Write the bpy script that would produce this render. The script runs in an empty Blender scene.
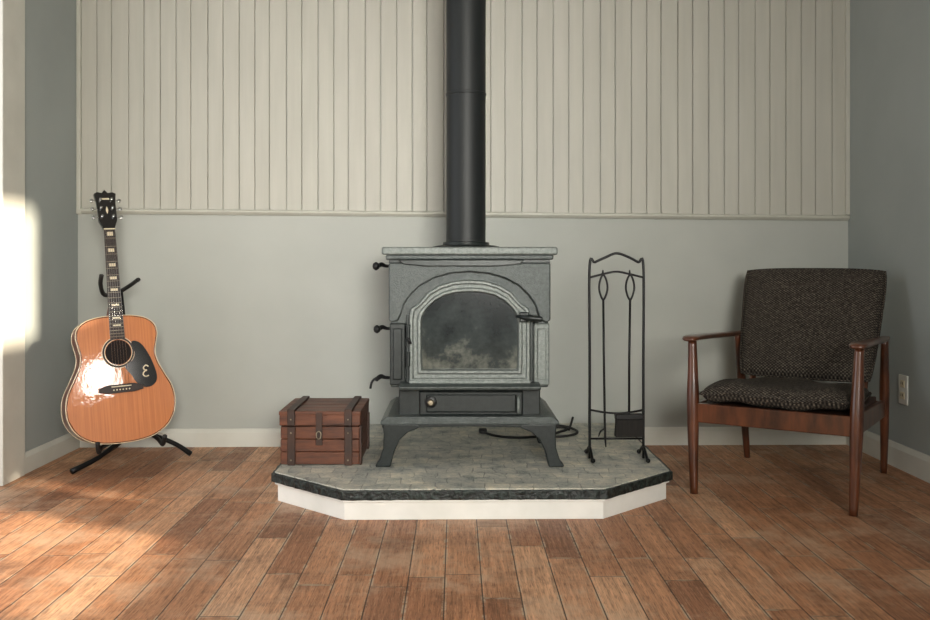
import bpy, bmesh, math, random
from mathutils import Vector, Matrix
random.seed(4)
D=bpy.data; C=bpy.context
COL=C.scene.collection
def lin(c):
    r=[]
    for v in c[:3]:
        v=v/255.0
        r.append(v/12.92 if v<=0.04045 else ((v+0.055)/1.055)**2.4)
    return (r[0],r[1],r[2],1.0)
# ---------------------------------------------------------------- materials
class NT:
    def __init__(s,name):
        s.m=D.materials.new(name); s.m.use_nodes=True
        s.t=s.m.node_tree; s.n=s.t.nodes; s.b=s.n['Principled BSDF']
    def new(s,t,**k):
        n=s.n.new(t)
        for a,b in k.items(): setattr(n,a,b)
        return n
    def l(s,a,b): s.t.links.new(a,b)
    def math(s,op,a,b=None,c=None):
        n=s.new('ShaderNodeMath',operation=op)
        for i,v in enumerate((a,b,c)):
            if v is None: continue
            if isinstance(v,(int,float)): n.inputs[i].default_value=v
            else: s.l(v,n.inputs[i])
        return n.outputs[0]
    def mix(s,fac,a,b,blend='MIX'):
        n=s.new('ShaderNodeMix',data_type='RGBA',blend_type=blend)
        for i,v in ((0,fac),(6,a),(7,b)):
            if isinstance(v,(int,float)): n.inputs[i].default_value=v
            elif isinstance(v,tuple): n.inputs[i].default_value=v
            else: s.l(v,n.inputs[i])
        return n.outputs[2]
    def coord(s,scale=(1,1,1)):
        tc=s.new('ShaderNodeTexCoord'); mp=s.new('ShaderNodeMapping')
        mp.inputs['Scale'].default_value=scale
        s.l(tc.outputs['Object'],mp.inputs['Vector']); return mp.outputs[0]
    def noise(s,vec,scale,detail=4,rough=.55):
        n=s.new('ShaderNodeTexNoise'); n.inputs['Scale'].default_value=scale
        n.inputs['Detail'].default_value=detail; n.inputs['Roughness'].default_value=rough
        s.l(vec,n.inputs['Vector']); return n.outputs['Fac']
    def ramp(s,fac,stops):
        n=s.new('ShaderNodeValToRGB'); e=n.color_ramp.elements
        while len(e)<len(stops): e.new(0.5)
        for i,(p,c) in enumerate(stops): e[i].position=p; e[i].color=c
        s.l(fac,n.inputs[0]); return n.outputs[0]
    def bump(s,h,strength=.3,dist=.002):
        n=s.new('ShaderNodeBump'); n.inputs['Strength'].default_value=strength
        n.inputs['Distance'].default_value=dist
        s.l(h,n.inputs['Height']); s.l(n.outputs[0],s.b.inputs['Normal'])
def g(v): return (v,v,v,1)
def mat(name,c1,c2=None,rough=.5,metal=0,scale=8,stretch=(1,1,1),bump=0,bscale=None,bdist=.002,coat=0,spec=None,lo=.3,hi=.7,nd=4,nr=.55):
    m=NT(name); m.b.inputs['Roughness'].default_value=rough; m.b.inputs['Metallic'].default_value=metal
    if coat: m.b.inputs['Coat Weight'].default_value=coat; m.b.inputs['Coat Roughness'].default_value=.12
    if spec is not None: m.b.inputs['Specular IOR Level'].default_value=spec
    v=m.coord(stretch)
    f=m.noise(v,scale,nd,nr)
    m.l(m.ramp(f,[(lo,lin(c1)),(hi,lin(c2 or c1))]),m.b.inputs['Base Color'])
    if bump:
        m.bump(m.noise(v,bscale or scale*6,3),bump,bdist)
    return m.m

M={}
M['wall']=mat('wall_paint',(166,169,163),(174,177,171),.75,scale=2.5,bump=.15,bscale=120,bdist=.001)
M['side']=mat('side_wall_paint',(152,159,157),(160,167,165),.75,scale=2.5,bump=.15,bscale=120,bdist=.001)
M['panel']=mat('panel_paint',(172,171,161),(182,181,171),.55,scale=3,stretch=(6,1,.6),bump=.12,bscale=60,bdist=.001)
M['trim']=mat('trim_paint',(198,198,189),(212,212,203),.5,scale=4)
M['ledge']=mat('ledge_paint',(174,174,163),(188,188,177),.45,scale=4)
M['ceil']=mat('ceiling_paint',(200,200,192),(210,210,202),.8)
M['basewhite']=mat('hearth_base_paint',(218,219,213),(234,234,229),.55,scale=6)
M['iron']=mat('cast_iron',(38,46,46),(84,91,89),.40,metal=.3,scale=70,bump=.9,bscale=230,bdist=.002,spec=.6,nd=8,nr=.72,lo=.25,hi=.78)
M['iron_light']=mat('cast_iron_worn',(80,89,88),(140,146,142),.42,metal=.3,scale=90,bump=1,bscale=230,bdist=.002,nd=8,nr=.72,lo=.25,hi=.75)  # worn grey metal, also the painted sheen of the right pilaster
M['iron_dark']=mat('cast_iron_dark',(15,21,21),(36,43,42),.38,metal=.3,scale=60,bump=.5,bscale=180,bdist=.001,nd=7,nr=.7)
M['pipe']=mat('stove_pipe_black',(24,28,29),(36,40,41),.52,metal=.3,scale=6,stretch=(1,1,.2),bump=.15,bscale=150,bdist=.001)
M['black']=mat('black_steel',(12,13,14),(26,27,28),.4,metal=.4,scale=20)
M['rubber']=mat('black_rubber',(10,10,11),(20,20,20),.6)
M['bristle']=mat('brush_bristle',(14,13,12),(36,32,28),.9,scale=60,stretch=(4,4,.3),bump=.6)
M['chair']=mat('walnut_wood',(44,23,13),(98,54,31),.28,scale=10,stretch=(3,3,.6),bump=.08,coat=.5)
M['chest']=mat('chest_wood',(46,22,11),(118,66,39),.48,scale=7,stretch=(1,3,7),bump=.5,bscale=20,lo=.28,hi=.75,nd=7,nr=.7)
M['chestd']=mat('chest_strap',(30,17,10),(66,38,23),.55,scale=12,bump=.3)
M['brass']=mat('aged_metal',(120,110,92),(160,150,130),.4,metal=.8,scale=40)
M['chrome']=mat('nickel',(170,170,168),(200,200,198),.25,metal=1)
M['ivory']=mat('ivory_plastic',(206,192,160),(218,206,178),.35)
M['gblack']=mat('gloss_black',(8,8,9),(14,14,15),.12,coat=.5)
M['fret']=mat('rosewood',(26,16,12),(42,26,18),.45,scale=20,stretch=(4,4,.4))
M['gside']=mat('mahogany',(80,34,18),(112,52,27),.3,scale=10,stretch=(1,1,4),coat=.5)
M['hole']=mat('soundhole_dark',(14,8,5),(22,12,8),.9)  # near-black color painted as the shade inside holes
M['plate']=mat('outlet_plastic',(205,205,198),(212,212,205),.4)
M['stone']=mat('dark_stone_edge',(6,14,13),(66,80,76),.5,scale=60,bump=1,bscale=60,bdist=.008,nd=7,nr=.75,lo=.45,hi=.78)

# guitar top
m=NT('spruce_top')
gr=m.noise(m.coord((120,1,2)),1.5,3)
sh=m.noise(m.coord((1,1,1)),6,4)
c=m.ramp(gr,[(.3,lin((176,102,52))),(.7,lin((200,124,66)))])
c=m.mix(.5,c,m.ramp(sh,[(.3,g(.8)),(.7,g(1.1))]),'MULTIPLY')
m.l(c,m.b.inputs['Base Color']); m.b.inputs['Roughness'].default_value=.4
m.b.inputs['Coat Weight'].default_value=1; m.b.inputs['Coat Roughness'].default_value=.03; m.b.inputs['Coat IOR'].default_value=1.7
bn=m.new('ShaderNodeBump'); bn.inputs['Strength'].default_value=.35; bn.inputs['Distance'].default_value=.0013
m.l(m.noise(m.coord((1,1,1)),18,4,.6),bn.inputs['Height']); m.l(bn.outputs[0],m.b.inputs['Coat Normal'])
M['gtop']=m.m
# glass of the stove: sooty
m=NT('sooty_glass'); v=m.coord()
tc=m.new('ShaderNodeTexCoord'); sx=m.new('ShaderNodeSeparateXYZ'); m.l(tc.outputs['Object'],sx.inputs[0])
f=m.noise(v,7,7,.68)
low=m.math('MULTIPLY',m.math('SUBTRACT',.60,sx.outputs[2]),1.0)
f=m.math('ADD',f,low)
m.l(m.ramp(f,[(.40,lin((26,32,32))),(.58,lin((50,57,56))),(.82,lin((124,126,116)))]),m.b.inputs['Base Color'])
m.b.inputs['Roughness'].default_value=.14
M['soot']=m.m
# fabric
m=NT('woven_fabric')
tc=m.new('ShaderNodeTexCoord'); sx=m.new('ShaderNodeSeparateXYZ'); m.l(tc.outputs['Object'],sx.inputs[0])
w=130
a=m.math('SINE',m.math('MULTIPLY',sx.outputs[0],w*3.4)); zz=m.math('ADD',sx.outputs[2],m.math('MULTIPLY',sx.outputs[1],1.0))
b=m.math('SINE',m.math('MULTIPLY',zz,w*3.4))
p=m.math('MULTIPLY',a,b); nn=m.noise(tc.outputs['Object'],110,4)
p=m.math('ADD',m.math('MULTIPLY',p,.30),nn)
m.l(m.ramp(p,[(.3,lin((32,29,27))),(.6,lin((64,59,53))),(.9,lin((112,104,93)))]),m.b.inputs['Base Color'])
m.b.inputs['Roughness'].default_value=.95; m.b.inputs['Specular IOR Level'].default_value=.15
m.bump(p,.6,.003); M['fabric']=m.m
# floor planks
m=NT('plank_floor')
tc=m.new('ShaderNodeTexCoord'); sx=m.new('ShaderNodeSeparateXYZ'); m.l(tc.outputs['Object'],sx.inputs[0])
W=.098; L=.62
X=m.math('DIVIDE',m.math('ADD',sx.outputs[0],20*W+.03),W); row=m.math('FLOOR',X); fx=m.math('FRACT',X)
wn=m.new('ShaderNodeTexWhiteNoise',noise_dimensions='1D'); m.l(row,wn.inputs['W'])
Y=m.math('ADD',m.math('DIVIDE',sx.outputs[1],L),m.math('MULTIPLY',wn.outputs['Value'],7.3)); col=m.math('FLOOR',Y); fy=m.math('FRACT',Y)
cb=m.new('ShaderNodeCombineXYZ'); m.l(row,cb.inputs[0]); m.l(col,cb.inputs[1])
w3=m.new('ShaderNodeTexWhiteNoise',noise_dimensions='3D'); m.l(cb.outputs[0],w3.inputs['Vector']); pid=w3.outputs['Value']
base=m.ramp(pid,[(0,lin((144,97,68))),(.2,lin((170,117,82))),(.6,lin((186,132,94))),(.85,lin((200,148,110))),(1,lin((214,166,128)))])
gv=m.new('ShaderNodeCombineXYZ'); m.l(m.math('MULTIPLY',sx.outputs[0],60),gv.inputs[0]); m.l(m.math('MULTIPLY',sx.outputs[1],2.2),gv.inputs[1]); m.l(m.math('MULTIPLY',pid,50),gv.inputs[2])
gn=m.noise(gv.outputs[0],1.6,8,.75)
c=m.mix(.95,base,m.ramp(gn,[(.30,g(.28)),(.46,g(.80)),(.68,g(1.3))]),'MULTIPLY')
fv=m.new('ShaderNodeCombineXYZ'); m.l(m.math('MULTIPLY',sx.outputs[0],300),fv.inputs[0]); m.l(m.math('MULTIPLY',sx.outputs[1],22),fv.inputs[1])
fn=m.noise(fv.outputs[0],1,2,.5)
c=m.mix(m.ramp(fn,[(.52,g(0)),(.68,g(.65))]),c,lin((88,54,35)))
fn2=m.noise(fv.outputs[0],1.3,2,.5)
c=m.mix(m.ramp(fn2,[(.58,g(0)),(.74,g(.5))]),c,lin((214,174,136)))
pn=m.noise(tc.outputs['Object'],2.6,9,.76)
c=m.mix(m.ramp(pn,[(.50,g(0)),(.62,g(.6))]),c,lin((196,166,138)))
pn2=m.noise(tc.outputs['Object'],3.4,9,.76)
c=m.mix(m.ramp(pn2,[(.51,g(0)),(.66,g(.55))]),c,lin((88,56,37)))
ex=m.math('MULTIPLY',m.math('MINIMUM',fx,m.math('SUBTRACT',1,fx)),W)
ey=m.math('MULTIPLY',m.math('MINIMUM',fy,m.math('SUBTRACT',1,fy)),L)
e=m.math('MINIMUM',ex,ey)
wear=m.math('MULTIPLY',m.math('LESS_THAN',e,.006),m.ramp(m.noise(tc.outputs['Object'],12,5,.75),[(.48,g(0)),(.58,g(.8))]))
c=m.mix(wear,c,lin((188,168,142)))
seam=m.math('LESS_THAN',e,.0016)
c=m.mix(m.math('MULTIPLY',seam,.9),c,lin((44,26,17)))
m.l(c,m.b.inputs['Base Color'])
m.l(m.ramp(gn,[(.3,g(.62)),(.7,g(.42))]),m.b.inputs['Roughness'])
h=m.math('ADD',m.math('MULTIPLY',gn,.4),m.math('MULTIPLY',m.math('MINIMUM',m.math('DIVIDE',e,.004),1),1.0))
h=m.math('ADD',h,m.math('MULTIPLY',pid,.5))
m.bump(h,.5,.002); M['floor']=m.m
# hearth tiles
m=NT('hearth_stone_tile'); tc=m.new('ShaderNodeTexCoord')
nz=m.new('ShaderNodeTexNoise'); nz.inputs['Scale'].default_value=11; nz.inputs['Detail'].default_value=4; m.l(tc.outputs['Object'],nz.inputs['Vector'])
dv=m.new('ShaderNodeMix',data_type='VECTOR'); dv.inputs[0].default_value=.05; m.l(tc.outputs['Object'],dv.inputs[4]); m.l(nz.outputs['Color'],dv.inputs[5])
bk=m.new('ShaderNodeTexBrick'); m.l(dv.outputs[1],bk.inputs['Vector']); bk.inputs['Scale'].default_value=1
bk.inputs['Brick Width'].default_value=.078; bk.inputs['Row Height'].default_value=.075; bk.inputs['Mortar Size'].default_value=.0018; bk.inputs['Mortar Smooth'].default_value=.8
bk.inputs['Color1'].default_value=lin((178,178,172)); bk.inputs['Color2'].default_value=lin((210,206,194)); bk.inputs['Mortar'].default_value=lin((142,143,138))
n2=m.noise(tc.outputs['Object'],12,10,.82)
c=m.mix(.95,bk.outputs['Color'],m.ramp(n2,[(.38,(.34,.39,.39,1)),(.47,(.78,.81,.80,1)),(.55,(1.02,1.0,.93,1)),(.64,(1.4,1.32,1.18,1))]),'MULTIPLY')
m.l(c,m.b.inputs['Base Color']); m.b.inputs['Roughness'].default_value=.42
m.bump(m.math('SUBTRACT',m.math('MULTIPLY',m.noise(tc.outputs['Object'],40,6,.7),2),bk.outputs['Fac']),.8,.006); M['tile']=m.m

# ---------------------------------------------------------------- geometry helpers
def empty(name,loc=(0,0,0),rot=None):
    e=D.objects.new(name,None); COL.objects.link(e); e.empty_display_size=.1
    e.location=loc
    if rot is not None: e.rotation_euler=rot
    return e
def mesh(name,verts,faces,mt,parent=None,smooth=False,bevel=0,bseg=2,sub=0,angle=35):
    me=D.meshes.new(name); me.from_pydata([tuple(v) for v in verts],[],faces)
    bm=bmesh.new(); bm.from_mesh(me); bmesh.ops.recalc_face_normals(bm,faces=bm.faces); bm.to_mesh(me); bm.free()
    me.materials.append(M[mt] if isinstance(mt,str) else mt)
    o=D.objects.new(name,me); COL.objects.link(o)
    if parent: o.parent=parent
    if smooth:
        for p in me.polygons: p.use_smooth=True
    if bevel:
        b=o.modifiers.new('bevel','BEVEL'); b.width=bevel; b.segments=bseg; b.limit_method='ANGLE'; b.angle_limit=math.radians(angle)
    if sub:
        s=o.modifiers.new('sub','SUBSURF'); s.levels=sub; s.render_levels=sub
    return o
def boxdata(lo,hi):
    x0,y0,z0=lo;x1,y1,z1=hi
    v=[(x0,y0,z0),(x1,y0,z0),(x1,y1,z0),(x0,y1,z0),(x0,y0,z1),(x1,y0,z1),(x1,y1,z1),(x0,y1,z1)]
    f=[(0,1,2,3),(4,5,6,7),(0,1,5,4),(1,2,6,5),(2,3,7,6),(3,0,4,7)]
    return v,f
def box(name,lo,hi,mt,parent=None,bevel=.002,bseg=2):
    v,f=boxdata(lo,hi); return mesh(name,v,f,mt,parent,bevel=bevel,bseg=bseg)
def boxes(name,lst,mt,parent=None,bevel=0):
    V=[];F=[]
    for lo,hi in lst:
        v,f=boxdata(lo,hi); k=len(V); V+=v; F+=[tuple(i+k for i in q) for q in f]
    return mesh(name,V,F,mt,parent,bevel=bevel)
def extr(name,pts,axis,a,b,mt,parent=None,bevel=0,bseg=2,smooth=False):
    def P(p,t):
        return (p[0],t,p[1]) if axis=='y' else ((p[0],p[1],t) if axis=='z' else (t,p[0],p[1]))
    n=len(pts); V=[P(p,a) for p in pts]+[P(p,b) for p in pts]
    F=[tuple(range(n)),tuple(range(2*n-1,n-1,-1))]+[(i,(i+1)%n,n+(i+1)%n,n+i) for i in range(n)]
    return mesh(name,V,F,mt,parent,bevel=bevel,bseg=bseg,smooth=smooth)
def cr(pts,n=8,closed=False):
    pts=[Vector(p) for p in pts]; out=[]; N=len(pts)
    for i in range(N if closed else N-1):
        if closed: p0,p1,p2,p3=pts[(i-1)%N],pts[i],pts[(i+1)%N],pts[(i+2)%N]
        else: p0,p1,p2,p3=pts[max(i-1,0)],pts[i],pts[i+1],pts[min(i+2,N-1)]
        for k in range(n):
            t=k/n
            out.append(.5*((2*p1)+(-p0+p2)*t+(2*p0-5*p1+4*p2-p3)*t*t+(-p0+3*p1-3*p2+p3)*t**3))
    if not closed: out.append(pts[-1])
    return out
def tube(name,pts,r,mt,parent=None,seg=10,closed=False,smooth_path=0,sx=1,sy=1):
    if smooth_path:
        if isinstance(r,(list,tuple)):
            rr=[p.x for p in cr([(q,0,0) for q in r],smooth_path,closed)]
        else: rr=None
        pts=cr(pts,smooth_path,closed)
    else:
        pts=[Vector(p) for p in pts]; rr=list(r) if isinstance(r,(list,tuple)) else None
    if rr is None: rr=[r]*len(pts)
    N=len(pts); V=[];F=[]; prev=None
    for i,p in enumerate(pts):
        if closed: t=(pts[(i+1)%N]-pts[(i-1)%N])
        else: t=pts[min(i+1,N-1)]-pts[max(i-1,0)]
        t.normalize()
        if prev is None:
            up=Vector((0,0,1)) if abs(t.z)<.9 else Vector((0,1,0))
            nrm=(up-t*up.dot(t)).normalized()
        else:
            nrm=(prev-t*prev.dot(t)).normalized()
        prev=nrm; bn=t.cross(nrm)
        for k in range(seg):
            a=2*math.pi*k/seg
            V.append(p+nrm*(math.cos(a)*rr[i]*sx)+bn*(math.sin(a)*rr[i]*sy))
    for i in range(N if closed else N-1):
        j=(i+1)%N
        for k in range(seg):
            F.append((i*seg+k,i*seg+(k+1)%seg,j*seg+(k+1)%seg,j*seg+k))
    if not closed:
        F.append(tuple(range(seg))); F.append(tuple((N-1)*seg+k for k in range(seg)))
    o=mesh(name,V,F,mt,parent,smooth=True)
    return o
def lathe(name,prof,mt,parent=None,seg=48,center=(0,0),axis='z'):
    V=[];F=[]
    for (r,h) in prof:
        for k in range(seg):
            a=2*math.pi*k/seg
            if axis=='z': V.append((center[0]+r*math.cos(a),center[1]+r*math.sin(a),h))
            else: V.append((center[0]+r*math.cos(a),h,center[1]+r*math.sin(a)))
    n=len(prof)
    for i in range(n-1):
        for k in range(seg):
            F.append((i*seg+k,i*seg+(k+1)%seg,(i+1)*seg+(k+1)%seg,(i+1)*seg+k))
    F.append(tuple(range(seg))); F.append(tuple((n-1)*seg+k for k in range(seg)))
    o=mesh(name,V,F,mt,parent,smooth=True)
    e=o.modifiers.new('es','EDGE_SPLIT'); e.split_angle=math.radians(40)
    return o
def cushion(name,f,mt,parent,n=26,ex=8,k=.10):
    V=[];F=[];idx={}
    for s in (1,-1):
        for i in range(n+1):
            for j in range(n+1):
                u=-1+2*i/n; v=-1+2*j/n
                u=math.sin(u*math.pi/2)*.55+u*.45; v=math.sin(v*math.pi/2)*.55+v*.45
                border=i in(0,n) or j in(0,n)
                if s==-1 and border: idx[(s,i,j)]=idx[(1,i,j)]; continue
                w=0 if border else s*(max(0,1-abs(u)**ex)**.5)*(max(0,1-abs(v)**ex)**.5)
                uu=u*math.sqrt(1-k*v*v*v*v*abs(u)); vv=v*math.sqrt(1-k*u*u*u*u*abs(v))
                idx[(s,i,j)]=len(V); V.append(f(uu,vv,w))
    for s in (1,-1):
        for i in range(n):
            for j in range(n):
                F.append((idx[(s,i,j)],idx[(s,i+1,j)],idx[(s,i+1,j+1)],idx[(s,i,j+1)]))
    return mesh(name,V,F,mt,parent,smooth=True,sub=1)

# ---------------------------------------------------------------- room
XL,XR=-1.746,1.841; YL,YR=4.176,4.245; YB=-1.6; H=2.5
box('floor',(XL-.25,YB,-.1),(XR+.25,4.5,0),'floor',bevel=0)
box('ceiling',(XL-.1,YB,H),(XR+.1,4.5,H+.08),'ceil',bevel=0)
ang=math.atan2(YR-YL,XR-XL); WL=math.hypot(XR-XL,YR-YL)
def wall_holes(name,axis_x,t,y0,y1,holes,mt):
    ys=sorted({y0,y1,*[h[0] for h in holes],*[h[1] for h in holes]}); zs=sorted({0,H,*[h[2] for h in holes],*[h[3] for h in holes]})
    lst=[]
    for a,b in zip(ys,ys[1:]):
        for c,d in zip(zs,zs[1:]):
            my=(a+b)/2; mz=(c+d)/2
            if any(h[0]<my<h[1] and h[2]<mz<h[3] for h in holes): continue
            lst.append(((min(axis_x,axis_x+t),a,c),(max(axis_x,axis_x+t),b,d)))
    return boxes(name,lst,mt)
box('wall_left',(XL-.08,3.44,0),(XL,4.3,H),'side',bevel=0)
box('wall_left.001',(XL-.08,YB,0),(XL,1.45,H),'side',bevel=0)
box('wall_left.002',(XL-.08,1.45,2.1),(XL,3.44,H),'side',bevel=0)
W1=(.68,1.42,.94,1.27); W1b=(1.70,1.79,1.05,1.25); W2=(1.42,1.97,1.79,2.34); W3=(-.26,.30,1.18,1.50)  # first opening and its slit are unseen, added to land the floor sun
wall_holes('wall_right',XR,.06,YB,4.35,[W1,W1b,W2,W3],'side')
bw=box('wall_back',(-.2,0,0),(WL+.2,.1,H),'wall',bevel=0); bw.location=(XL,YL,0); bw.rotation_euler=(0,0,ang)
zl=lambda x:1.090+(1.061-1.090)*x/WL
V=[];F=[];x=.018;i=0
while x<WL-.02:
    w=[.071,.066,.078,.069,.074][i%5]; x1=min(x+w,WL-.016)
    jit=random.uniform(0,.0012)
    prof=[(x,0),(x+.0006,-.004),(x+.0028,-.0065-jit),(x1-.0028,-.0065-jit),(x1-.0006,-.004),(x1,0)]
    k=len(V)
    for zt in (0,1):
        for (a,b) in prof: V.append((a,b,H if zt else zl(a)))
    n=len(prof)
    for q in range(n-1): F.append((k+q,k+q+1,k+n+q+1,k+n+q))
    F.append(tuple(k+q for q in range(n)))
    x=x1+random.choice([.0006,.001,.002]); i+=1
pn=mesh('wall_panelling',V,F,'panel'); pn.location=(XL,YL-.001,0); pn.rotation_euler=(0,0,ang)
def ledge(name,prof):
    V=[];F=[];n=len(prof)
    for xx in (.002,WL-.002):
        for (y,z) in prof: V.append((xx,y,z+zl(xx)))
    for q in range(n): F.append((q,(q+1)%n,n+(q+1)%n,n+q))
    F.append(tuple(range(n))); F.append(tuple(range(n,2*n)))
    o=mesh(name,V,F,'ledge',bevel=.0015); o.location=(XL,YL-.001,0); o.rotation_euler=(0,0,ang)
ledge('trim_1',[(0,-.012),(-.012,-.012),(-.018,-.006),(-.024,.0),(-.024,.008),(-.016,.012),(0,.012)])
for nm,a in (('trim_2',.0),('trim_3',WL-.020)):
    o=box(nm,(a,-.022,1.075),(a+.02,0,H),'ledge',bevel=.003); o.location=(XL,YL-.001,0); o.rotation_euler=(0,0,ang)
BP=[(0,0),(-.014,0),(-.014,.066),(-.010,.074),(-.006,.082),(0,.084)]
def basebd(name,x0,x1):
    o=extr(name,BP,'x',x0,x1,'trim',bevel=.001); return o
o=basebd('baseboard_back',.014,-.659-XL); o.location=(XL,YL,0); o.rotation_euler=(0,0,ang)
o=basebd('baseboard_back.001',.79-XL,WL-.014); o.location=(XL,YL,0); o.rotation_euler=(0,0,ang)
extr('baseboard_left',[(XL-p[0],p[1]) for p in BP],'y',3.62,YL,'trim',bevel=.001)
extr('baseboard_right',[(XR+p[0],p[1]*1.2) for p in BP],'y',YB,YR,'trim',bevel=.001)
# cased doorway opening in the left wall
dr=empty('trim_4')
box('casing_far',(XL,3.44,0),(XL+.022,3.62,2.22),'trim',dr,bevel=.004)
box('casing_near',(XL,1.30,0),(XL+.022,1.45,2.22),'trim',dr,bevel=.004)
box('casing_head',(XL,1.45,2.1),(XL+.022,3.44,2.22),'trim',dr,bevel=.004)
for i,(a,b,c,d) in enumerate([(W1[0],W1b[1],.94,1.27),W2,W3]):
    w=empty('window_%d'%(i+1))
    boxes('frame',[((XR-.012,a-.05,c-.05),(XR,b+.05,c)),((XR-.012,a-.05,d),(XR,b+.05,d+.05)),((XR-.012,a-.05,c),(XR,a,d)),((XR-.012,b,c),(XR,b+.05,d))],'trim',w)
ot=empty('wall_outlet',(XR,3.713,.33))
box('cover_plate',(-.007,-.036,-.06),(0,.036,.06),'plate',ot,bevel=.003)
for s in (-1,1):
    box('socket',(-.010,-.017,s*.024-.015),(-.006,.017,s*.024+.015),'ivory',ot,bevel=.004)
    boxes('slots',[((-.0108,-.008,s*.024-.003),(-.0095,-.0055,s*.024+.008)),((-.0108,.0055,s*.024-.003),(-.0095,.008,s*.024+.008))],'hole',ot)

# ---------------------------------------------------------------- hearth
he=empty('hearth_platform')
pts=[(-.659,3.222),(-.377,2.967),(.498,2.98),(.78,3.25),(.78,4.215),(-.659,4.185)]
def inset(p,d):
    out=[]
    n=len(p)
    for i in range(n):
        a=Vector(p[i-1]);b=Vector(p[i]);c=Vector(p[(i+1)%n])
        e1=(b-a).normalized();e2=(c-b).normalized()
        n1=Vector((-e1.y,e1.x));n2=Vector((-e2.y,e2.x))
        bi=(n1+n2).normalized(); out.append(tuple(b+bi*(d/max(.3,bi.dot(n1)))))
    out[-1]=(out[-1][0],p[-1][1]); out[-2]=(out[-2][0],p[-2][1]); return out
extr('painted_base',inset(pts,.022),'z',0,.068,'basewhite',he,bevel=.002)
extr('base_moulding',inset(pts,.012),'z',.060,.070,'basewhite',he,bevel=.002)
ed=[]
n=len(pts)
for i in range(n):
    a=Vector(pts[i]);b=Vector(pts[(i+1)%n]); L_=(b-a).length; k=max(1,int(L_/.02))
    for q in range(k):
        p=a.lerp(b,q/k)
        if q and i not in (4,): p=p+Vector((random.uniform(-.0025,.0025),random.uniform(-.0025,.0025)))
        ed.append(tuple(p))
extr('stone_edge',ed,'z',.070,.101,'stone',he,bevel=.003)
extr('tile_top',inset(pts,.012),'z',.095,.105,'tile',he,bevel=.002)

# ---------------------------------------------------------------- stove
st=empty('wood_stove',(.05,3.33,0))
box('firebox',(-.292,.012,.39),(.292,.46,.852),'iron',st,bevel=.006)
box('top_plate',(-.322,-.025,.880),(.322,.49,.909),'iron_light',st,bevel=.007,bseg=3)
box('top_moulding',(-.308,-.012,.862),(.308,.475,.881),'iron',st,bevel=.005)
box('top_cove',(-.297,.0,.850),(.297,.465,.863),'iron_dark',st,bevel=.002)
extr('vent_lip',[(-.26,.862),(.20,.862),(.185,.846),(.10,.838),(-.16,.838),(-.245,.846)],'y',-.028,.012,'iron_dark',st,bevel=.003)
outer=[(-.221,.415),(-.221,.48),(-.221,.56),(-.221,.655),(-.216,.685),(-.199,.694),(-.183,.706),(-.155,.742),(-.11,.769),(-.06,.784),(0,.789)]
inner=[(-.172,.462),(-.175,.52),(-.175,.58),(-.175,.632),(-.171,.655),(-.161,.676),(-.145,.695),(-.12,.715),(-.088,.731),(-.045,.741),(0,.744)]
outer=outer+[(-x,z) for x,z in outer[-2::-1]]
inner=inner+[(-x,z) for x,z in inner[-2::-1]]
sur=[(-.297,.850),(-.297,.640),(-.285,.632),(-.262,.640),(-.250,.668),(-.240,.700),(-.215,.735),(-.18,.768),(-.13,.795),(-.07,.812),(0,.818)]
sur=sur+[(-x,z) for x,z in sur[-2::-1]]
extr('arched_surround',sur,'y',-.014,.014,'iron',st,bevel=.005)
for s in (-1,1):
    box('pilaster',(min(s*.236,s*.294),-.004,.40),(max(s*.236,s*.294),.014,.628),'iron_light' if s>0 else 'iron_dark',st,bevel=.005)  # right side colored lighter for its specular sheen, left side kept dark
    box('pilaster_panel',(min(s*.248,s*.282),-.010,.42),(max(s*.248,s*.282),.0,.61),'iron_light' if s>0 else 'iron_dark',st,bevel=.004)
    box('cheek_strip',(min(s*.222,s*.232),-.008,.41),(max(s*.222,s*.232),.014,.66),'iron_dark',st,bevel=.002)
lv=[(0,.012),(0,-.028),(.07,-.037),(.26,-.037),(.34,-.030),(.62,-.030),(.70,-.038),(.90,-.038),(1,-.024),(1,.0)]
V=[];F=[];n=len(outer)
for t,y in lv:
    for a,b in zip(outer,inner): V.append((a[0]+(b[0]-a[0])*t,y,a[1]+(b[1]-a[1])*t))
for i in range(len(lv)-1):
    for k in range(n): F.append((i*n+k,i*n+(k+1)%n,(i+1)*n+(k+1)%n,(i+1)*n+k))
mesh('arched_door_frame',V,F,'iron_light',st,bevel=.0015)
mesh('door_glass',[(a,-.014,b) for a,b in inner],[tuple(range(n))],'soot',st)
box('door_bottom_bar',(-.222,-.040,.408),(.222,-.02,.424),'iron_light',st,bevel=.004)
tube('door_handle',[(.175,-.03,.655),(.19,-.065,.655),(.215,-.078,.652),(.26,-.08,.648)],[.006,.007,.011,.010],'iron_dark',st,smooth_path=6)
box('handle_block',(.18,-.055,.635),(.215,-.03,.672),'iron_dark',st,bevel=.004)
for z in (.60,.50):
    lathe('hinge',[(.006,z-.025),(.008,z-.024),(.008,z+.024),(.006,z+.025)],'iron_dark',st,16,(-.224,-.034))
tube('door_key',[(-.215,-.04,.56),(-.215,-.06,.56),(-.222,-.062,.58)],.005,'black',st)
extr('ash_lip',[(.02,.415),(-.06,.412),(-.078,.404),(-.075,.392),(-.05,.388),(.02,.380)],'x',-.256,.256,'iron',st,bevel=.004)
box('lower_box',(-.262,.02,.275),(.262,.44,.395),'iron_dark',st,bevel=.004)
box('ash_drawer',(-.185,-.002,.288),(.197,.03,.378),'iron_dark',st,bevel=.006)
box('drawer_panel',(-.160,-.008,.300),(.172,.01,.366),'iron_dark',st,bevel=.005)
lathe('air_knob',[(.004,-.02),(.012,-.022),(.012,-.030),(.008,-.034)],'brass',st,24,(-.142,.34),'y')
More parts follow.
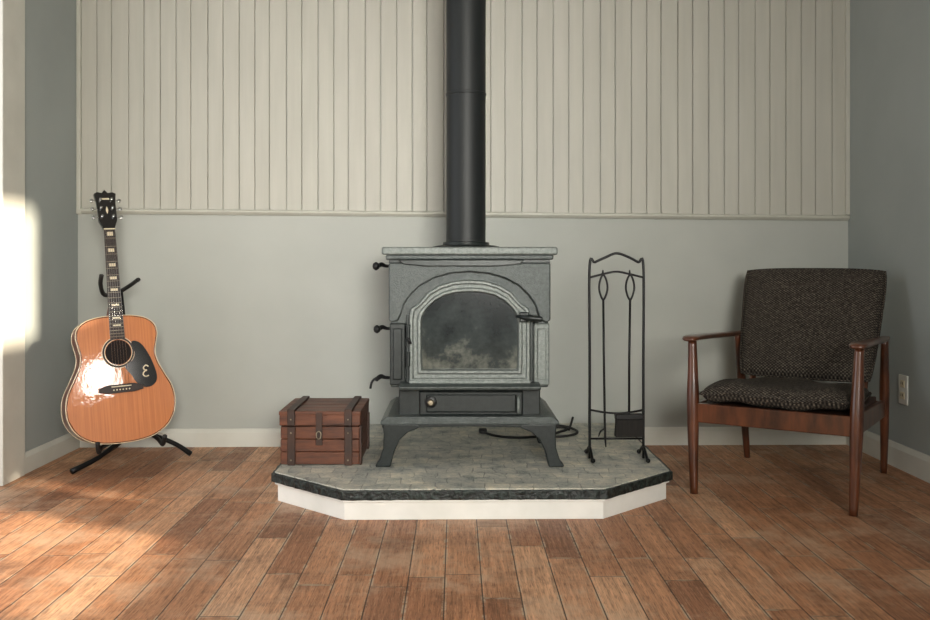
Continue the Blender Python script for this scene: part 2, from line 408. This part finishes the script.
lathe('air_knob_base',[(.022,.0),(.022,-.016),(.014,-.020)],'black',st,24,(-.142,.34),'y')
tube('drawer_loop',[(.178,-.006,.36),(.178,-.03,.355),(.178,-.036,.33),(.178,-.03,.305),(.178,-.006,.30)],.006,'iron_light',st,smooth_path=5)
extr('base_skirt',[(-.300,.290),(.300,.290),(.326,.272),(.326,.260),(-.326,.260),(-.326,.272)],'y',-.035,.46,'iron',st,bevel=.004)
extr('front_apron',[(-.32,.262),(.32,.262),(.32,.248),(.25,.244),(.18,.250),(0,.253),(-.18,.250),(-.25,.244),(-.32,.248)],'y',-.028,-.008,'iron_dark',st,bevel=.002)
leg=[(-.318,.262),(-.314,.225),(-.316,.175),(-.330,.130),(-.344,.113),(-.344,.105),(-.290,.105),(-.286,.118),(-.276,.160),(-.255,.205),(-.225,.232),(-.185,.248),(-.185,.262)]
for sx_ in (1,-1):
    for y0 in (-.032,.40):
        extr('leg',[(x*sx_,z) for x,z in leg],'y',y0,y0+.052,'iron_dark',st,bevel=.007,bseg=3)
for z,y in ((.838,.12),(.597,.16),(.415,.10)):
    tube('side_lever',[(-.28,y,z),(-.315,y,z),(-.335,y-.01,z+.006),(-.350,y-.03,z-.004)],[.005,.006,.009,.008],'black',st,smooth_path=5)
    if z>.5: lathe('lever_knob',[(.003,z-.016),(.012,z-.009),(.014,z),(.012,z+.009),(.003,z+.016)],'black',st,16,(-.352,y-.034))
tube('side_handle_rod',[(-.29,.10,.415),(-.34,.08,.420),(-.365,.07,.405),(-.372,.07,.378)],.0045,'black',st,smooth_path=5)
pc=(-.011,.19)
lathe('flue_collar',[(.128,.905),(.130,.914),(.112,.918),(.092,.920),(.090,.930),(.080,.932)],'iron_dark',st,56,pc)
lathe('flue_pipe',[(.0765,.92),(.0765,1.500),(.0790,1.502),(.0790,1.508),(.0765,1.510),(.0775,2.05),(.0775,H-.001)],'pipe',st,56,pc)
lathe('ceiling_flange',[(.079,H-.03),(.12,H-.012),(.12,H-.001)],'pipe',st,56,pc)

# ---------------------------------------------------------------- fire tools
ft=empty('fireplace_tool_set',(.612,3.45,.105))
a,b=-.102,.103
tube('frame',[(a,0,.0),(a,0,.40),(a,0,.735),(a+.02,0,.748),(-.045,0,.765),(0,0,.782),(.045,0,.768),(b-.02,0,.748),(b,0,.735),(b,0,.40),(b,0,0)],.0052,'black',ft,smooth_path=6)
tube('hook_rail',[(a,0,.690),(-.05,0,.703),(0,0,.712),(.05,0,.703),(b,0,.690)],.0042,'black',ft,smooth_path=6)
tube('tool_guard',[(a,0,.185),(-.05,-.015,.178),(0,-.02,.175),(.05,-.015,.178),(b,0,.185)],.004,'black',ft,smooth_path=6)
tube('bottom_bar',[(a,0,.075),(b,0,.075)],.004,'black',ft)
for x in (a,b):
    tube('foot',[(x,-.085,.009),(x,-.07,.010),(x,-.04,.03),(x,0,.045),(x,.04,.03),(x,.07,.010),(x,.085,.009)],[.009,.006,.005,.005,.005,.006,.009],'black',ft,smooth_path=5)
for cx in (-.052,.050):
    tube('handle_loop',[(cx,-.012,.700),(cx-.013,-.012,.675),(cx-.015,-.012,.640),(cx,-.012,.605),(cx+.015,-.012,.640),(cx+.013,-.012,.675)],.0040,'black',ft,closed=True,smooth_path=6)
tube('hook',[(-.052,-.012,.70),(-.052,-.004,.716),(-.052,.004,.706)],.003,'black',ft)
tube('hook',[(.05,-.012,.70),(.05,-.004,.716),(.05,.004,.706)],.003,'black',ft)
tube('poker_rod',[(-.052,-.012,.607),(-.050,-.012,.4),(-.047,-.012,.19),(-.045,-.012,.08),(-.042,-.012,.045)],[.0045,.0045,.0045,.004,.002],'black',ft)
tube('poker_hook',[(-.046,-.012,.115),(-.062,-.012,.105),(-.070,-.012,.085)],[.004,.0035,.002],'black',ft,smooth_path=4)
tube('brush_rod',[(.050,-.012,.607),(.047,-.012,.4),(.046,-.012,.165)],.0045,'black',ft)
box('brush_block',(-.008,-.030,.150),(.098,.006,.172),'black',ft,bevel=.004)
extr('brush_bristles',[(-.004,.152),(.094,.152),(.100,.085),(-.008,.085)],'y',-.028,.004,'bristle',ft,bevel=.003)

cb_=empty('power_cable')
z=.1125
tube('cable_loop',[(.12,3.95,z),(.17,3.86,z),(.26,3.82,z),(.38,3.86,z),(.46,3.96,z),(.50,4.03,z),(.46,4.06,z),(.38,4.02,z),(.33,3.92,z+.008),(.40,3.84,z),(.50,3.88,z),(.53,3.98,z),(.47,4.10,z),(.30,4.12,z)],.0055,'rubber',cb_,smooth_path=8)
box('plug',(.10,3.94,.1065),(.135,3.975,.125),'rubber',cb_,bevel=.004)
tube('cable_tail',[(.50,4.00,z),(.52,4.07,z+.02),(.53,4.10,.15)],.005,'rubber',cb_,smooth_path=6)

# ---------------------------------------------------------------- chest
ch=empty('wooden_chest',(-.5015,3.335,.105))
w=.147
for i in range(3):
    box('front_board_%d'%i,(-w+.003,0,.002+i*.047),(w-.003,.02,.047+i*.047),'chest',ch,bevel=.0025)
    for s in (-1,1):
        x0,x1=(w-.018,w-.001) if s>0 else (-w+.001,-w+.018)
        box('side_board',(x0,.003,.002+i*.047),(x1,.315,.047+i*.047),'chest',ch,bevel=.0025)
box('back_board',(-w+.003,.298,.002),(w-.003,.316,.143),'chest',ch)
box('bottom_board',(-w+.01,.01,.0),(w-.01,.31,.012),'chest',ch)
box('interior',(-w+.012,.012,.01),(w-.012,.3,.145),'chestd',ch,bevel=0)
box('lid_rim',(-w-.002,-.006,.146),(w+.002,.322,.186),'chest',ch,bevel=.003)
for i in range(4):
    box('lid_board_%d'%i,(-w-.004,-.008+i*.083,.184),(w+.004,.073+i*.083,.199),'chest',ch,bevel=.003)
for cx in (-.105,.105):
    box('front_batten',(cx-.014,-.012,.0),(cx+.014,.002,.142),'chestd',ch,bevel=.002)
    box('lid_front_batten',(cx-.014,-.016,.148),(cx+.014,-.004,.200),'chestd',ch,bevel=.002)
    box('lid_batten',(cx-.014,-.016,.198),(cx+.014,.328,.207),'chestd',ch,bevel=.002)
    for z in (.02,.12,.17):
        lathe('stud',[(.003,-.012),(.003,-.0160),(.0015,-.017)],'brass',ch,12,(cx,z),'y')
box('corner_batten',(w-.002,.0,.0),(w+.006,.03,.145),'chestd',ch,bevel=.002)
box('corner_batten',(w-.002,.285,.0),(w+.006,.315,.145),'chestd',ch,bevel=.002)
box('leather_strap',(-.014,-.014,.075),(.010,-.006,.195),'chestd',ch,bevel=.002)
box('latch_plate',(-.012,-.012,.095),(.008,-.001,.138),'brass',ch,bevel=.002)
tube('latch_ring',[(-.010,-.018,.12),(-.002,-.018,.127),(.006,-.018,.12),(.005,-.02,.105),(-.002,-.02,.100),(-.009,-.02,.105)],.002,'brass',ch,closed=True,smooth_path=5)

# ---------------------------------------------------------------- guitar
gt=empty('acoustic_guitar',(-1.318,3.60,.135))
gt.rotation_mode='XYZ'
gt.matrix_world=Matrix.Translation((-1.318,3.60,.135))@Matrix.Rotation(math.radians(32),4,'Z')@Matrix.Rotation(math.radians(-9),4,'X')@Matrix.Rotation(math.radians(-2.2),4,'Y')
half=[(0,0),(.06,.003),(.115,.016),(.165,.048),(.195,.095),(.204,.145),(.196,.20),(.170,.255),(.147,.305),(.140,.345),(.147,.385),(.153,.42),(.145,.455),(.115,.482),(.07,.495),(.03,.499)]
full=half+[(0,.5)]+[(-x,z) for x,z in half[:0:-1]]
out=[(p.x*1.03,p.y*1.02) for p in cr([(x,z,0) for x,z in full],5,True)]
n=len(out); 
def off(o,d):
    r=[]
    for i in range(len(o)):
        a=Vector(o[i-1]);c=Vector(o[(i+1)%len(o)]);t=(c-a).normalized(); r.append((o[i][0]-t.y*d,o[i][1]+t.x*d))
    return r
dep=lambda z:.118-.03*z/.5
V=[(x,0,z) for x,z in out]+[(x,dep(z),z) for x,z in out]
mesh('body_sides',V,[(i,(i+1)%n,n+(i+1)%n,n+i) for i in range(n)]+[tuple(range(n,2*n))],'gside',gt)
oi=off(out,.001)
mesh('soundboard',[(x,-.001,z) for x,z in oi],[tuple(range(n))],'gtop',gt)
tube('binding_front',[(x,-.0005,z) for x,z in out],.0016,'ivory',gt,seg=8,closed=True)
tube('binding_purfling',[(x,-.0012,z) for x,z in off(out,.004)],.0014,'gblack',gt,seg=6,closed=True)
tube('binding_back',[(x,dep(z),z) for x,z in out],.0016,'ivory',gt,seg=8,closed=True)
def disc(name,cx,cz,r,y,mt,seg=48,r2=0):
    if r2:
        V=[(cx+q*math.cos(2*math.pi*k/seg),y,cz+q*math.sin(2*math.pi*k/seg)) for q in (r,r2) for k in range(seg)]
        F=[(k,(k+1)%seg,seg+(k+1)%seg,seg+k) for k in range(seg)]
    else:
        V=[(cx+r*math.cos(2*math.pi*k/seg),y,cz+r*math.sin(2*math.pi*k/seg)) for k in range(seg)];F=[tuple(range(seg))]
    return mesh(name,V,F,mt,gt)
disc('soundhole',0,.360,.050,-.0022,'hole')  # flat dark disc paints the shade of the hollow; body is not cut
disc('rosette_outer',0,.360,.064,-.0018,'ivory',r2=.0615)
disc('rosette_mid',0,.360,.061,-.0018,'fret',r2=.054)
disc('rosette_inner',0,.360,.054,-.0020,'ivory',r2=.052)
pg=[(.022,.300),(.052,.325),(.062,.355),(.052,.392),(.060,.402),(.085,.392),(.108,.360),(.128,.315),(.142,.265),(.140,.232),(.118,.212),(.085,.212),(.062,.232),(.045,.262)]
pg=[(p.x,p.y) for p in cr([(x,z,0) for x,z in pg],5,True)]
extr('pickguard',pg,'y',-.0035,-.001,'gblack',gt)
tube('pickguard_emblem',[(.112,-.005,.292),(.102,-.005,.298),(.092,-.005,.290),(.095,-.005,.281),(.104,-.005,.278),(.094,-.005,.273),(.089,-.005,.262),(.098,-.005,.253),(.111,-.005,.256)],.0026,'ivory',gt,smooth_path=5,seg=6)
extr('bridge',[(-.085,.205),(-.085,.222),(-.05,.232),(.05,.232),(.085,.222),(.085,.205),(.05,.198),(-.05,.198)],'y',-.012,-.001,'fret',gt,bevel=.002)
box('saddle',(-.038,-.015,.222),(.038,-.011,.226),'ivory',gt,bevel=.0005)
for k in range(6): lathe('bridge_pin',[(.003,-.011),(.003,-.015),(.001,-.017)],'ivory',gt,10,(-.030+k*.012,.211),'y')
NZ=.862
def taper(name,x0,x1,z0,z1,y0,y1,mt,bev=.001):
    return extr(name,[(-x0,z0),(x0,z0),(x1,z1),(-x1,z1)],'y',y0,y1,mt,gt,bevel=bev)
taper('fretboard',.0285,.0215,.412,NZ,-.0075,0,'fret')
V=[];F=[];K=9
zs=[.47+(NZ+.01-.47)*i/12 for i in range(13)]
for z in zs:
    hw=.0285+(.0215-.0285)*(z-.408)/(NZ-.408); dp=.022
    for k in range(K):
        a=math.pi*k/(K-1); V.append((-hw*math.cos(a),dp*math.sin(a),z))
for i in range(12):
    for k in range(K-1): F.append((i*K+k,i*K+k+1,(i+1)*K+k+1,(i+1)*K+k))
mesh('neck',V,F,'gside',gt,smooth=True)
extr('neck_heel',[(.0,.49),(.085,.49),(.080,.515),(.045,.53),(.02,.55),(.0,.56)],'x',-.024,.024,'gside',gt,bevel=.006)
sc=.640
fr=[];inl=[]
for k in range(1,21):
    zf=NZ-sc*(1-2**(-k/12)); 
    if zf<.415: break
    hw=.0285+(.0215-.0285)*(zf-.408)/(NZ-.408)
    fr.append(((-hw,-.0088,zf-.0008),(hw,-.007,zf+.0008)))
    zp=NZ-sc*(1-2**(-(k-1)/12))
    if k in (1,3,5,7,9,12,15,17):
        zc=(zf+zp)/2; hh=(zp-zf)*.22; inl.append(((-hw*.55,-.0083,zc-hh),(hw*.55,-.0072,zc+hh)))
boxes('frets',fr,'brass',gt); boxes('inlays',inl,'ivory',gt)
box('nut',(-.0215,-.010,NZ),(.0215,.0,NZ+.005),'ivory',gt,bevel=.0005)
hd=[(-.022,.867),(-.028,.885),(-.036,.905),(-.037,.98),(-.043,1.025),(-.030,1.032),(-.012,1.028),(0,1.042),(.012,1.028),(.030,1.032),(.043,1.025),(.037,.98),(.036,.905),(.028,.885),(.022,.867)]
hs=extr('headstock',[(x,z-NZ) for x,z in hd],'y',-.002,.014,'gblack',gt,bevel=.001); hs.location=(0,0,NZ); hs.rotation_euler=(math.radians(-13),0,0)
box('headstock_inlay',(-.014,-.0035,.135),(.014,-.002,.142),'ivory',hs,bevel=0)
extr('headstock_crest',[(0,.105),(.005,.088),(0,.07),(-.005,.088)],'y',-.0035,-.002,'ivory',hs)
for s in (-1,1):
    for k in range(3):
        zz=.058+k*.038
        lathe('tuner_post',[(.005,-.002),(.005,-.014),(.003,-.015)],'chrome',hs,14,(s*.022,zz),'y')
        box('tuner_shaft',(min(s*.034,s*.050),.004,zz-.002),(max(s*.034,s*.050),.009,zz+.002),'chrome',hs,bevel=.0005)
        box('tuner_button',(min(s*.048,s*.061),.000,zz-.008),(max(s*.048,s*.061),.012,zz+.008),'chrome',hs,bevel=.004)
for k in range(6):
    x0=-.030+k*.012;x1=-.0175+k*.007
    tube('string_%d'%k,[(x0,-.015,.224),(x1,-.0105,NZ+.003)],.0006,'chrome',gt,seg=6)
# stand
sd=empty('guitar_stand')
hub=Vector((-1.385,3.86,.17))
tube('post',[hub+Vector((0,0,-.05)),hub,(-1.42,3.90,.45),(-1.462,3.935,.735)],.011,'black',sd)
tube('yoke',[(-1.462,3.73,.80),(-1.478,3.76,.76),(-1.488,3.83,.715),(-1.465,3.93,.725),(-1.41,3.92,.755),(-1.36,3.85,.775),(-1.335,3.80,.78)],.009,'rubber',sd,smooth_path=6)
tube('foot_front',[hub+Vector((0,0,-.03)),(-1.41,3.80,.105),(-1.47,3.72,.05),(-1.545,3.63,.012)],[.010,.010,.010,.012],'black',sd,smooth_path=4)
tube('foot_right',[hub+Vector((0,0,-.03)),(-1.30,3.90,.105),(-1.22,3.94,.06),(-1.165,3.97,.012)],[.010,.010,.010,.012],'black',sd,smooth_path=4)
tube('foot_back',[hub+Vector((0,0,-.03)),(-1.46,3.93,.07),(-1.55,3.99,.012)],[.010,.010,.012],'black',sd,smooth_path=4)
tube('cradle_right',[hub,(-1.30,3.83,.13),(-1.24,3.76,.120),(-1.185,3.655,.118),(-1.165,3.62,.158)],.009,'rubber',sd,smooth_path=5)
tube('cradle_left',[hub,(-1.42,3.75,.115),(-1.43,3.65,.105),(-1.40,3.545,.108),(-1.395,3.52,.15)],.009,'rubber',sd,smooth_path=5)

# ---------------------------------------------------------------- armchair
ac=empty('armchair',(1.3035,3.496,0),(0,0,math.atan2(-.538,.843)))
for s in (-1,1):
    tube('front_leg',[(s*.272,-.365,.0),(s*.277,-.358,.15),(s*.281,-.350,.33),(s*.284,-.342,.46),(s*.287,-.338,.562)],[.0125,.016,.020,.016,.014],'chair',ac,smooth_path=4,seg=14,sy=1.15)
    tube('back_leg',[(s*.272,.372,.0),(s*.277,.350,.15),(s*.281,.318,.33),(s*.285,.292,.46),(s*.288,.275,.545)],[.0125,.016,.019,.016,.014],'chair',ac,smooth_path=4,seg=14)
    st_=[(-.390,.568,.014,.006),(-.375,.571,.030,.010),(-.34,.573,.034,.011),(-.25,.570,.032,.011),(-.05,.562,.024,.011),(.15,.553,.020,.011),(.28,.550,.020,.011),(.335,.552,.014,.009)]
    V=[];F=[];K=12
    for (y,z,hw,hh) in st_:
        for k in range(K):
            a=2*math.pi*k/K; ca,sa=math.cos(a),math.sin(a)
            V.append((s*(.287)+hw*math.copysign(abs(ca)**.7,ca),y,z+hh*math.copysign(abs(sa)**.6,sa)))
    for i in range(len(st_)-1):
        for k in range(K): F.append((i*K+k,i*K+(k+1)%K,(i+1)*K+(k+1)%K,(i+1)*K+k))
    F.append(tuple(range(K)));F.append(tuple((len(st_)-1)*K+k for k in range(K)))
    mesh('arm',V,F,'chair',ac,smooth=True,sub=1)
    extr('side_rail',[(-.345,.335),(.32,.300),(.32,.235),(-.345,.262)],'x',min(s*.262,s*.284),max(s*.262,s*.284),'chair',ac,bevel=.004)
    tube('back_post',[(s*.215,.20,.29),(s*.218,.265,.40),(s*.222,.345,.60),(s*.225,.415,.79)],[.013,.015,.014,.011],'chair',ac,smooth_path=4,seg=12)
box('front_rail',(-.275,-.358,.262),(.275,-.334,.332),'chair',ac,bevel=.004)
box('rear_rail',(-.275,.285,.240),(.275,.307,.300),'chair',ac,bevel=.004)
for z,y in ((.45,.305),(.60,.362),(.75,.415)):
    box('back_slat',(-.225,y-.008,z-.02),(.225,y+.006,z+.02),'chair',ac,bevel=.004)
box('seat_deck',(-.262,-.335,.300),(.262,.24,.325),'chestd',ac,bevel=.004)
def fs(u,v,w):
    y=-.095+v*.272; zc=.374-.03*(v+1)/2+.007*math.sin(u*5+v*3)*(1-v*v*.3)+.004*math.sin(u*11+1)
    return Vector((u*.262,y,zc+w*.042))
cushion('seat_cushion',fs,'fabric',ac,k=.08)
def fb(u,v,w):
    t=(v+1)/2; W_=.254+.032*t
    y=.175+.225*t; z=.385+.436*t
    nx=Vector((0,-.885,.465))
    p=Vector((u*W_,y,z+.003*(1-u*u)*t))
    return p+nx*(w*.036)
cushion('back_cushion',fb,'fabric',ac,k=.07)
for nm,f in (('seat_piping',fs),('back_piping',fb)):
    lp=[]
    k=.08 if f is fs else .07
    N=20
    for a_,b_ in (((-1,-1),(1,-1)),((1,-1),(1,1)),((1,1),(-1,1)),((-1,1),(-1,-1))):
        for q in range(N):
            u=a_[0]+(b_[0]-a_[0])*q/N; v=a_[1]+(b_[1]-a_[1])*q/N
            lp.append(f(u*math.sqrt(1-k*v**4*abs(u)),v*math.sqrt(1-k*u**4*abs(v)),0))
    tube(nm,lp,.005,'fabric',ac,seg=8,closed=True)

# ---------------------------------------------------------------- light
wd=D.worlds.new('World'); C.scene.world=wd; wd.use_nodes=True
bg=wd.node_tree.nodes['Background']; bg.inputs[0].default_value=(.88,.94,1.0,1); bg.inputs[1].default_value=.27
def area(name,loc,target,size,power,color,sy=None,spread=None):
    l=D.lights.new(name,'AREA'); l.energy=power; l.color=color; l.size=size
    if sy: l.shape='RECTANGLE'; l.size_y=sy
    if spread: l.spread=math.radians(spread)
    o=D.objects.new(name,l); COL.objects.link(o); o.location=loc
    o.rotation_euler=(Vector(target)-Vector(loc)).to_track_quat('-Z','Y').to_euler()
area('window_daylight_rear',(.5,-1.5,1.5),(-.50,4.1,1.10),1.0,36,(1,.96,.88),None,66)  # added key lamp behind camera, no window there; narrow spread darkens the corners
area('door_daylight',(XL-.25,2.45,1.15),(0,3.0,.9),1.8,20,(.97,.97,1.0),1.9)
area('window_daylight_right',(XR+.10,.02,1.34),(XR-1,.02,1.34),.56,14,(1,.95,.88),.32)
s=D.lights.new('sun','SUN'); s.energy=14; s.color=(1,.84,.64); s.angle=math.radians(1.6)
so=D.objects.new('sun',s); COL.objects.link(so); so.location=(5,-1,4)
so.rotation_euler=Vector((-1,.5,-.35)).to_track_quat('-Z','Y').to_euler()
# ---------------------------------------------------------------- camera
cam=D.cameras.new('camera'); co=D.objects.new('camera',cam); COL.objects.link(co)
co.location=(0,0,.85); co.rotation_euler=(math.radians(90),0,0)
cam.sensor_width=36; cam.lens=35; cam.shift_x=9/930; cam.shift_y=-47/930; cam.clip_start=.05
C.scene.camera=co
C.scene.view_settings.view_transform='Standard'
C.scene.view_settings.look='None'
